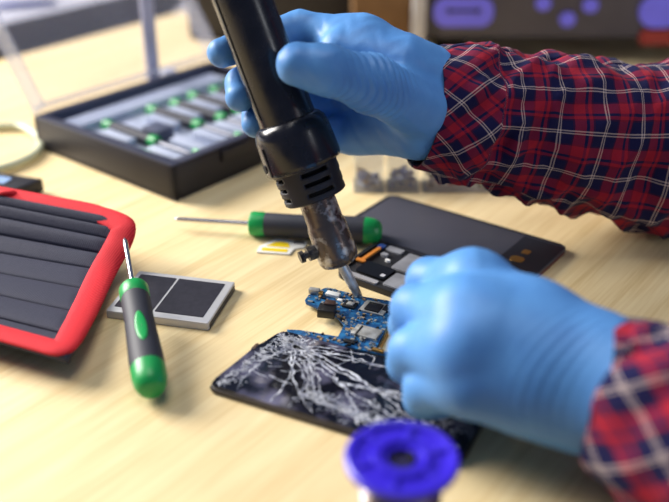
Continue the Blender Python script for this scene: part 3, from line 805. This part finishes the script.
# ------------------------------------------------------------------ things at the left edge
g0 = atz(42, 178, 0.011)
gd = thing('handheld_meter', 'flat black handheld meter with pale blue screen near the pouch and cable', 'meter', (g0.x, g0.y, 0), zrot(-17))
prism('body', [(-0.11, -0.027), (-0.012, -0.027), (-0.003, -0.012), (0.0, 0.0), (-0.11, 0.0)], 0, 0.011, mat('meter_black', srgb(34, 34, 42), 0.45), gd, 0.0015)
prism('screen', rrect(-0.085, -0.018, -0.020, -0.007, 0.002, 3), 0.011, 0.0116, mat('meter_screen', srgb(150, 178, 220), 0.3), gd)
prism('label_strip', rrect(-0.07, -0.0045, -0.028, -0.002, 0.001, 3), 0.011, 0.0114, mat('meter_grey', srgb(90, 92, 104), 0.4), gd)
cp = [atz(-40, 129, 0.004), atz(0, 126, 0.004), atz(22, 127, 0.004), atz(39, 138, 0.004), atz(38, 150, 0.004), atz(22, 161, 0.004), atz(-10, 171, 0.004), atz(-60, 178, 0.004)]
cb = tube('cable', catmull(cp, 10), 0.0034, mat('cable_cream', srgb(206, 212, 178), 0.4, col2=srgb(216, 220, 190)), None, 12)
tag(cb, 'thick pale green cable looping on the table beside the tool tray', 'cable')

# ------------------------------------------------------------------ solder spool in front
sp0 = atz(402, 456, 0.046)
spl = thing('solder_spool', 'small solder spool with violet blue plastic flanges in front of the cracked phone', 'spool', (sp0.x, sp0.y, 0))
VIO = mat('violet_plastic', srgb(48, 28, 190), 0.35, col2=srgb(58, 36, 206))
SR = 0.0222
lathe('bottom_flange', [(0.0, 0.006), (0.0, SR - 0.0008), (0.0008, SR), (0.0024, SR), (0.0032, SR - 0.0008), (0.0032, 0.006)], VIO, spl, 48)
lathe('top_flange', [(0.0428, 0.0058), (0.0428, SR - 0.0008), (0.0436, SR), (0.0456, SR), (0.0464, SR - 0.0012), (0.0460, SR - 0.0034), (0.0448, SR - 0.0040), (0.0446, 0.0120), (0.0462, 0.0112), (0.0464, 0.0088), (0.0448, 0.0080), (0.0448, 0.0058)], VIO, spl, 48, capped=False)
for k in range(6):
    a = math.radians(60 * k + 15)
    box('flange_spoke', (0.0152 * math.cos(a), 0.0152 * math.sin(a), 0.0452), (0.0072, 0.0022, 0.0014), VIO, spl, 0.0003, rz3(math.degrees(a)))
lathe('hub', [(0.003, 0.0062), (0.0428, 0.0062)], mat('hub_dark', srgb(22, 16, 60), 0.5), spl, 24)
wr = []
for k in range(26):
    z = 0.0036 + 0.0385 * k / 26
    wr += [(z, 0.0152), (z + 0.0385 / 52, 0.0160)]
lathe('solder_wire', wr + [(0.0424, 0.0150)], mat('solder_wire', srgb(150, 148, 150), 0.35, 0.8, col2=srgb(96, 84, 76), nscale=60), spl, 40, angle=80)
prism('flange_slot', rrect(0.0030, 0.0002, 0.0058, 0.0048, 0.001, 3), 0.0424, 0.0447, mat('dark_core', srgb(10, 10, 12), 0.8), spl)

# ------------------------------------------------------------------ clear parts jars in the background
def jar_box(px0, px1, label, contents, depth=0.026, hgt=0.030, py=193):
    a = atz(px0, py, 0); b = atz(px1, py, 0); w = b.x - a.x
    j = thing('parts_box', label, 'box', ((a.x + b.x) / 2, a.y + depth / 2, 0))
    t = 0.0012
    box('box_floor', (0, 0, t / 2), (w, depth, t), JAR, j)
    for c, s in (((-w / 2 + t / 2, 0, hgt / 2), (t, depth, hgt)), ((w / 2 - t / 2, 0, hgt / 2), (t, depth, hgt)), ((0, -depth / 2 + t / 2, hgt / 2), (w - 2 * t, t, hgt)), ((0, depth / 2 - t / 2, hgt / 2), (w - 2 * t, t, hgt))):
        box('box_wall', c, s, JAR, j)
    box('box_lid', (0, 0, hgt + 0.002), (w + 0.001, depth + 0.001, 0.004), FROST, j, 0.001)
    rnd = random.Random(int(px0)); bm = bmesh.new(); n = 0
    for k in range(34):
        c = (rnd.uniform(-w / 2 + 0.004, w / 2 - 0.004), rnd.uniform(-depth / 2 + 0.004, depth / 2 - 0.004), t + 0.002 + 0.008 * rnd.random())
        n0 = len(bm.faces); b_box(bm, c, (0.0045, 0.0025, 0.0025), Matrix.Rotation(rnd.uniform(0, 3), 3, 'Z') @ Matrix.Rotation(rnd.uniform(0, 3), 3, 'X'))
        bm.faces.ensure_lookup_table(); mi = rnd.randrange(len(contents))
        for f in bm.faces[n0:]: f.material_index = mi
    o = bm_obj('small_parts', bm, None, j); o['kind'] = 'stuff'
    for m in contents: o.data.materials.append(m)
SCG = mat('screw_grey', srgb(130, 130, 138), 0.4, 0.4); SCB = mat('screw_dark', srgb(84, 86, 108), 0.5); BRN = mat('bead_brown', srgb(120, 96, 62), 0.5); RDB = mat('bead_red', srgb(176, 60, 50), 0.5); OLV = mat('bead_olive', srgb(110, 112, 80), 0.5)
jar_box(354, 384, 'clear parts box of brassy screws beside the display panel', (SCG, BRN, SCB))
jar_box(387, 419, 'clear parts box of dark blue-grey screws behind the display panel', (SCB, SCG))
jar_box(423, 497, 'wide clear parts box of mixed brown, olive and red pieces under the plaid sleeve', (BRN, OLV, SCG, RDB), depth=0.024, hgt=0.018)
jar_box(500, 528, 'short clear parts box beyond the plaid sleeve, holding grey screws', (SCG,), depth=0.022, hgt=0.012, py=196)

# ------------------------------------------------------------------ soldering station at the back
d0 = atz(424, 62, 0)
dev = thing('soldering_station', 'dark grey soldering station with glowing lilac buttons behind the plaid sleeve', 'soldering station', (d0.x, d0.y, 0))
DW, DH, DDp = 0.36, 0.17, 0.20
CASE = mat('station_case', srgb(196, 196, 200), 0.5)
FRONT = mat('station_front', srgb(72, 70, 84), 0.45, col2=srgb(80, 78, 92), nscale=20)
FZ = 0.024
box('casing', (DW / 2, DDp / 2 + 0.004, FZ + DH / 2), (DW, DDp, DH), mat('station_shell', srgb(62, 60, 70), 0.5), dev, 0.004)
box('front_panel', (DW / 2 + 0.006, 0.002, FZ + DH / 2), (DW - 0.016, 0.006, DH - 0.004), FRONT, dev, 0.002)
for x in (0.03, DW - 0.03):
    for y in (0.03, DDp - 0.03): box('rubber_foot', (x, y, FZ / 2), (0.03, 0.03, FZ), mat('foot_black', srgb(16, 16, 18), 0.8), dev, 0.002)
box('light_side_post', (-0.007, 0.010, 0.085), (0.014, 0.03, 0.17), CASE, dev, 0.003)
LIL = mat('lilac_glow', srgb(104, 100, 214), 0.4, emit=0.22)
def dpt(px, py):        # a point on the station's front plane
    d = at(px, py, 1.0) - Vector((0, 0, CAM_H)); t = (d0.y - 0.001) / d.y; q = Vector((0, 0, CAM_H)) + d * t
    return (q.x - d0.x, q.z)
def button(name, px0, py0, px1, py1, r, m, y=-0.0015, th=0.003):
    x0, z1 = dpt(px0, py0); x1, z0 = dpt(px1, py1)
    bm = bmesh.new(); b_prism(bm, rrect(x0, z0, x1, z1, min(r, (x1 - x0) / 2.01, (z1 - z0) / 2.01)), 0, th)
    bmesh.ops.transform(bm, matrix=Matrix.Translation((0, y, 0)) @ Matrix.Rotation(math.pi / 2, 4, 'X'), verts=bm.verts)
    return bm_obj(name, bm, m, dev)
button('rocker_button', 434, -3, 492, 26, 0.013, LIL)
DKI = mat('icon_dark', srgb(30, 28, 66), 0.5)
x0, zz = dpt(445, 10); x1, _ = dpt(481, 10)
bm = bmesh.new(); pts = [(x0, zz), (x0 + 0.005, zz - 0.004), (x0 + 0.005, zz - 0.0015), (x1 - 0.005, zz - 0.0015), (x1 - 0.005, zz - 0.004), (x1, zz), (x1 - 0.005, zz + 0.004), (x1 - 0.005, zz + 0.0015), (x0 + 0.005, zz + 0.0015), (x0 + 0.005, zz + 0.004)]
b_prism(bm, pts, 0, 0.001); bmesh.ops.transform(bm, matrix=Matrix.Translation((0, -0.0042, 0)) @ Matrix.Rotation(math.pi / 2, 4, 'X'), verts=bm.verts)
bm_obj('double_arrow_icon', bm, DKI, dev)
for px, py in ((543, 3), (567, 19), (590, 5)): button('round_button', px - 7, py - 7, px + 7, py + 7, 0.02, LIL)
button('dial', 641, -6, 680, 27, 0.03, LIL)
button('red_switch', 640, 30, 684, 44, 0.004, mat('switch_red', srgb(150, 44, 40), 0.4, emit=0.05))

# dark case and brown box at the back
k0 = atz(186, 47, 0)
tc_ = thing('tool_case', 'black hard tool case standing behind the tray and gloved hand', 'tool case', (k0.x, k0.y, 0))
KB = mat('case_black', srgb(26, 22, 30), 0.5)
box('case_body', (0.12, 0.09, 0.075), (0.24, 0.13, 0.15), KB, tc_, 0.006)
box('case_lid', (0.12, 0.09, 0.166), (0.244, 0.134, 0.03), KB, tc_, 0.006)
for x in (0.04, 0.20): box('case_latch', (x, 0.022, 0.145), (0.022, 0.006, 0.03), DULLST, tc_, 0.001)
tube('case_handle', catmull([(0.07, 0.026, 0.11), (0.07, 0.004, 0.11), (0.17, 0.004, 0.11), (0.17, 0.026, 0.11)], 6), 0.005, KB, tc_, 10)
w0 = atz(345, 42, 0)
bx = thing('cardboard_box', 'brown cardboard box standing between the black case and soldering station', 'box', (w0.x + 0.008, w0.y - 0.075, 0), zrot(4))
CB = mat('cardboard', srgb(120, 88, 52), 0.8, col2=srgb(134, 100, 62))
box('carton', (0.03, 0.02, 0.035), (0.06, 0.035, 0.07), CB, bx, 0.001)
for s in (-1, 1): box('carton_flap', (0.03, 0.02 + s * 0.009, 0.0708), (0.059, 0.0168, 0.0012), CB, bx)

# ------------------------------------------------------------------ the person's gloved hands and plaid sleeves
person = thing('person', 'person in blue gloves and red navy plaid shirt, holding the gun and the board', 'person', (0.30, 0.40, 0))
PO = np.array(person.location)
def loc(v): return tuple(np.array(v) - PO)

# ---- hand on the gun
def right_glove():
    J = lambda px, py, d: np.array(at(px, py, d)) - PO
    mc = {'i': J(362, 44, .548), 'm': J(372, 66, .563), 'r': J(380, 90, .570), 'p': J(390, 118, .570)}
    w1, w2 = J(430, 86, .553), J(422, 117, .556)
    f1, f2 = J(474, 103, .564), J(470, 120, .566)
    fingers = [
        ([mc['i'], J(300, 30, .553), J(250, 42, .540), J(222, 53, .522)], [.0150, .0112, .0096, .0084]),
        ([mc['m'], J(312, 74, .575), J(258, 76, .551), J(242, 84, .536), J(240, 97, .524)], [.0140, .0112, .0098, .0092, .0084]),
        ([mc['r'], J(325, 104, .582), J(274, 108, .560), J(258, 114, .541), J(255, 124, .531)], [.0135, .0108, .0094, .0086, .0078]),
        ([mc['p'], J(348, 134, .580), J(312, 137, .568), J(296, 138, .556)], [.0135, .0112, .0098, .0086]),
    ]
    thumb = ([J(420, 108, .535), J(372, 84, .503), J(326, 70, .486), J(298, 64.5, .4835)], [.0175, .0148, .0124, .0116])
    def fn(P):
        palm = None
        for k, r in (('i', .0150), ('m', .0150), ('r', .0150), ('p', .0150)):
            wst = w1 if k in 'im' else w2
            d = caps(P, wst, mc[k], .0185, r)
            palm = d if palm is None else smin(palm, d, .016)
        palm = smin(palm, caps(P, w1, f1, .0190, .0135), .010); palm = smin(palm, caps(P, w2, f2, .0185, .0145), .014)
        # heel of the hand below the thumb
        palm = smin(palm, caps(P, J(412, 122, .560), J(368, 128, .574), .0175, .0150), .014)
        # webs: skin between thumb and index
        palm = smin(palm, caps(P, J(338, 50, .533), J(398, 70, .536), .0105, .0190), .016)
        th = None; pts, rs = thumb
        for i in range(3):
            d = caps(P, pts[i], pts[i + 1], rs[i], rs[i + 1]); th = d if th is None else smin(th, d, .006)
        # wrinkles of the glove at the thumb's root
        ax = pts[0] - pts[2]; L = np.linalg.norm(ax); ax = ax / L
        s = (P - pts[2]) @ ax.astype(np.float32)
        lat = (P - pts[2]) @ np.array(Vector((0.25, 0.35, 0.9)).normalized(), np.float32)
        mask = np.exp(-((s - .026) / .018) ** 2)
        wr = np.sin((s + .35 * lat + .05 * np.abs(lat)) * 6.283 / .0050 + 2.0 * np.sin(lat * 260)) * mask
        th = th + wr * .0009
        fs = None
        for pts2, rs2 in fingers:
            c = None
            for i in range(len(pts2) - 1):
                d = caps(P, pts2[i], pts2[i + 1], rs2[i], rs2[i + 1]); c = d if c is None else smin(c, d, .004)
            fs = c if fs is None else smin(fs, c, .0018)
        allh = smin(palm, fs, .012); 
        allh = smin(allh, th, .0055)
        # loose glove film: fine creases on the finger ends, soft rings at the wrist
        q = P @ np.array([210, 260, 340], np.float32)
        allh = allh + .00014 * np.sin(q + 2.2 * np.sin(P @ np.array([300, -190, 120], np.float32))) 
        wa = ((f1 + f2) / 2 - (w1 + w2) / 2); wa = wa / np.linalg.norm(wa)
        sw = (P - (w1 + w2) / 2) @ wa.astype(np.float32)
        allh = allh + .00035 * np.sin(sw * 6.283 / .0060 + 1.8 * np.sin(P[..., 2] * 130)) * np.exp(-((sw - .010) / .009) ** 2)
        return allh
    lo = np.array(at(205, 150, .55)) - PO; 
    allp = np.array([p for f in fingers for p in f[0]] + thumb[0] + [f1, f2])
    lo = allp.min(0) - .027; hi = allp.max(0) + .027
    return sdf_obj('glove', fn, lo, hi, .00098, GLOVE, person)
rg = right_glove(); rg['label'] = 'blue glove on the right hand gripping the gun'

# ---- hand on the board
def left_glove():
    J = lambda px, py, z: np.array(atz(px, py, z)) - PO
    mc = {'i': J(474, 285, .063), 'm': J(466, 316, .064), 'r': J(464, 349, .057), 'p': J(474, 380, .045)}
    w1, w2 = J(596, 366, .050), J(580, 394, .040)
    f1, f2 = J(648, 392, .053), J(632, 416, .044)
    fingers = [
        ([mc['i'], J(430, 281, .052), J(424, 297, .030), J(432, 306, .013)], [.0150, .0115, .0098, .0084]),
        ([mc['m'], J(416, 309, .050), J(409, 325, .027), J(418, 338, .017)], [.0150, .0118, .0100, .0086]),
        ([mc['r'], J(414, 352, .042), J(408, 363, .025), J(420, 372, .019)], [.0145, .0115, .0098, .0084]),
        ([mc['p'], J(428, 388, .031), J(424, 398, .020), J(440, 402, .018)], [.0132, .0108, .0092, .0080]),
    ]
    thumb = ([J(560, 370, .034), J(500, 350, .022), J(458, 332, .015), J(436, 322, .013)], [.0160, .0130, .0110, .0095])
    def fn(P):
        palm = None
        for k, wst in (('i', w1), ('m', w1), ('r', w2), ('p', w2)):
            d = caps(P, wst, mc[k], .0185, .0138); palm = d if palm is None else smin(palm, d, .018)
        palm = smin(palm, caps(P, (w1 + w2) / 2, (mc['m'] + mc['r']) / 2 + np.array([.012, 0, 0]), .0200, .0165), .018)
        palm = smin(palm, caps(P, (mc['i'] + w1) / 2, (mc['p'] + w2) / 2, .0175, .0165), .016)
        palm = smin(palm, caps(P, w1, f1, .0180, .0160), .012); palm = smin(palm, caps(P, w2, f2, .0170, .0160), .016)
        # knuckle heads
        for k in 'imrp': palm = smin(palm, caps(P, mc[k] + np.array([0, 0, .0010]), mc[k] + np.array([.004, 0, .001]), .0130, .0110), .006)
        fs = None
        for pts2, rs2 in fingers:
            c = None
            for i in range(len(pts2) - 1):
                d = caps(P, pts2[i], pts2[i + 1], rs2[i], rs2[i + 1]); c = d if c is None else smin(c, d, .004)
            fs = c if fs is None else smin(fs, c, .0020)
        th = None
        for i in range(3):
            d = caps(P, thumb[0][i], thumb[0][i + 1], thumb[1][i], thumb[1][i + 1]); th = d if th is None else smin(th, d, .005)
        allh = smin(smin(palm, fs, .012), th, .006)
        wa = ((f1 + f2) / 2 - (w1 + w2) / 2); wa = wa / np.linalg.norm(wa)
        sw = (P - (w1 + w2) / 2) @ wa.astype(np.float32)
        allh = allh + .00016 * np.sin(sw * 6.283 / .0042 + 1.2 * np.sin(P[..., 1] * 110)) * np.exp(-((sw - .004) / .010) ** 2)
        return np.maximum(allh, (0.0086 - P[..., 2]))
    allp = np.array([p for f in fingers for p in f[0]] + thumb[0] + [f1, f2])
    lo = allp.min(0) - .027; hi = allp.max(0) + .027
    return sdf_obj('glove', fn, lo, hi, .00098, GLOVE, person)
lg = left_glove(); lg['label'] = 'blue glove on the left hand resting over the cracked phone'

# ---- sleeves
def sleeve(pts, ell, uvrot, seed, fold, label, cuff_len, uvs=1.25):
    rnd = random.Random(seed)
    path = catmull([tuple(p[:3]) + (p[3],) for p in pts], 24)
    fr = frames(path); n = 72; v = []; f = []; uv = []
    s = 0.0; S = [0]
    for i in range(1, len(path)): s += float(np.linalg.norm(path[i][:3] - path[i - 1][:3])); S.append(s)
    ph = [rnd.uniform(0, 6.28) for _ in range(8)]
    c, sn = math.cos(uvrot), math.sin(uvrot)
    for i, p in enumerate(path):
        t, u, w = fr[i]; si = S[i]; r0 = p[3]
        near = math.exp(-max(0, si - 0.02) / 0.09) * min(1, si / 0.02)
        for k in range(n + 1):
            a = 2 * math.pi * k / n
            ca_, sa_ = math.cos(a), math.sin(a)
            n1 = noise.noise(Vector((si * 24 + 0.9 * sa_ + seed, ca_ * 0.9, sa_ * 0.9 + si * 5)))
            n2 = noise.noise(Vector((si * 58 - 1.6 * ca_ + seed * 3, ca_ * 1.6, sa_ * 1.6)))
            n3 = noise.noise(Vector((si * 120 + 2.5 * sa_, ca_ * 3, sa_ * 3 + seed)))
            d = fold * (0.0105 * (0.42 - abs(n1)) + 0.0050 * (0.3 - abs(n2)) * (0.6 + near) + 0.0010 * n3)
            d *= min(1, 0.25 + si / 0.03)
            r = r0 + d
            q = Vector(p[:3]) + u * (math.cos(a) * r * ell[0]) + w * (math.sin(a) * r * ell[1])
            if q.z < 0.0015: q.z = 0.0015 + 0.0
            v.append(Vector(loc(q)))
            uu, vv = si * uvs, a * 0.045 * uvs
            if cuff_len and si < cuff_len * 2:       # the turned cuff is cut on the bias
                m = 1.0 if si < cuff_len else 0.0
                ang = uvrot + m * 0.75
                uv.append((uu * math.cos(ang) - vv * math.sin(ang), uu * math.sin(ang) + vv * math.cos(ang)))
            else: uv.append((uu * c - vv * sn, uu * sn + vv * c))
    for i in range(len(path) - 1):
        for k in range(n):
            f.append((i * (n + 1) + k, i * (n + 1) + k + 1, (i + 1) * (n + 1) + k + 1, (i + 1) * (n + 1) + k))
    f.append(tuple((len(path) - 1) * (n + 1) + k for k in range(n)))
    o = mesh_obj('sleeve', v, f, PLAID, person, True, uv)
    so = o.modifiers.new('cloth', 'SOLIDIFY'); so.thickness = 0.0018; so.offset = -1
    o['label'] = label
    return o
R = lambda px, py, d, r: tuple(at(px, py, d)) + (r,)
sleeve([R(422, 109, .557, .0350), R(450, 112, .562, .0362), R(490, 119, .570, .0370), R(545, 129, .580, .0425), R(605, 140, .592, .0475), R(665, 148, .600, .0520), R(740, 152, .615, .0545), R(840, 140, .640, .058),
        (0.44, 0.585, 0.16, .062), (0.56, 0.54, 0.30, .066), (0.62, 0.50, 0.36, .068)], (1.0, 0.9), 0.10, 3, 1.4, 'plaid flannel sleeve of the right arm behind', 0.034)
Z = lambda px, py, z, r: tuple(atz(px, py, z)) + (r,)
sleeve([Z(598, 389, .045, .0285), Z(626, 395, .044, .0320), Z(680, 420, .045, .0385), (0.195, 0.252, 0.050, .0430), (0.255, 0.200, 0.058, .0480),
        (0.320, 0.155, 0.085, .053), (0.380, 0.125, 0.15, .058), (0.43, 0.11, 0.24, .063), (0.47, 0.10, 0.33, .067)], (1.0, 1.0), 0.78, 8, 0.9, 'plaid flannel sleeve of the left arm in front', 0.0, 1.1)
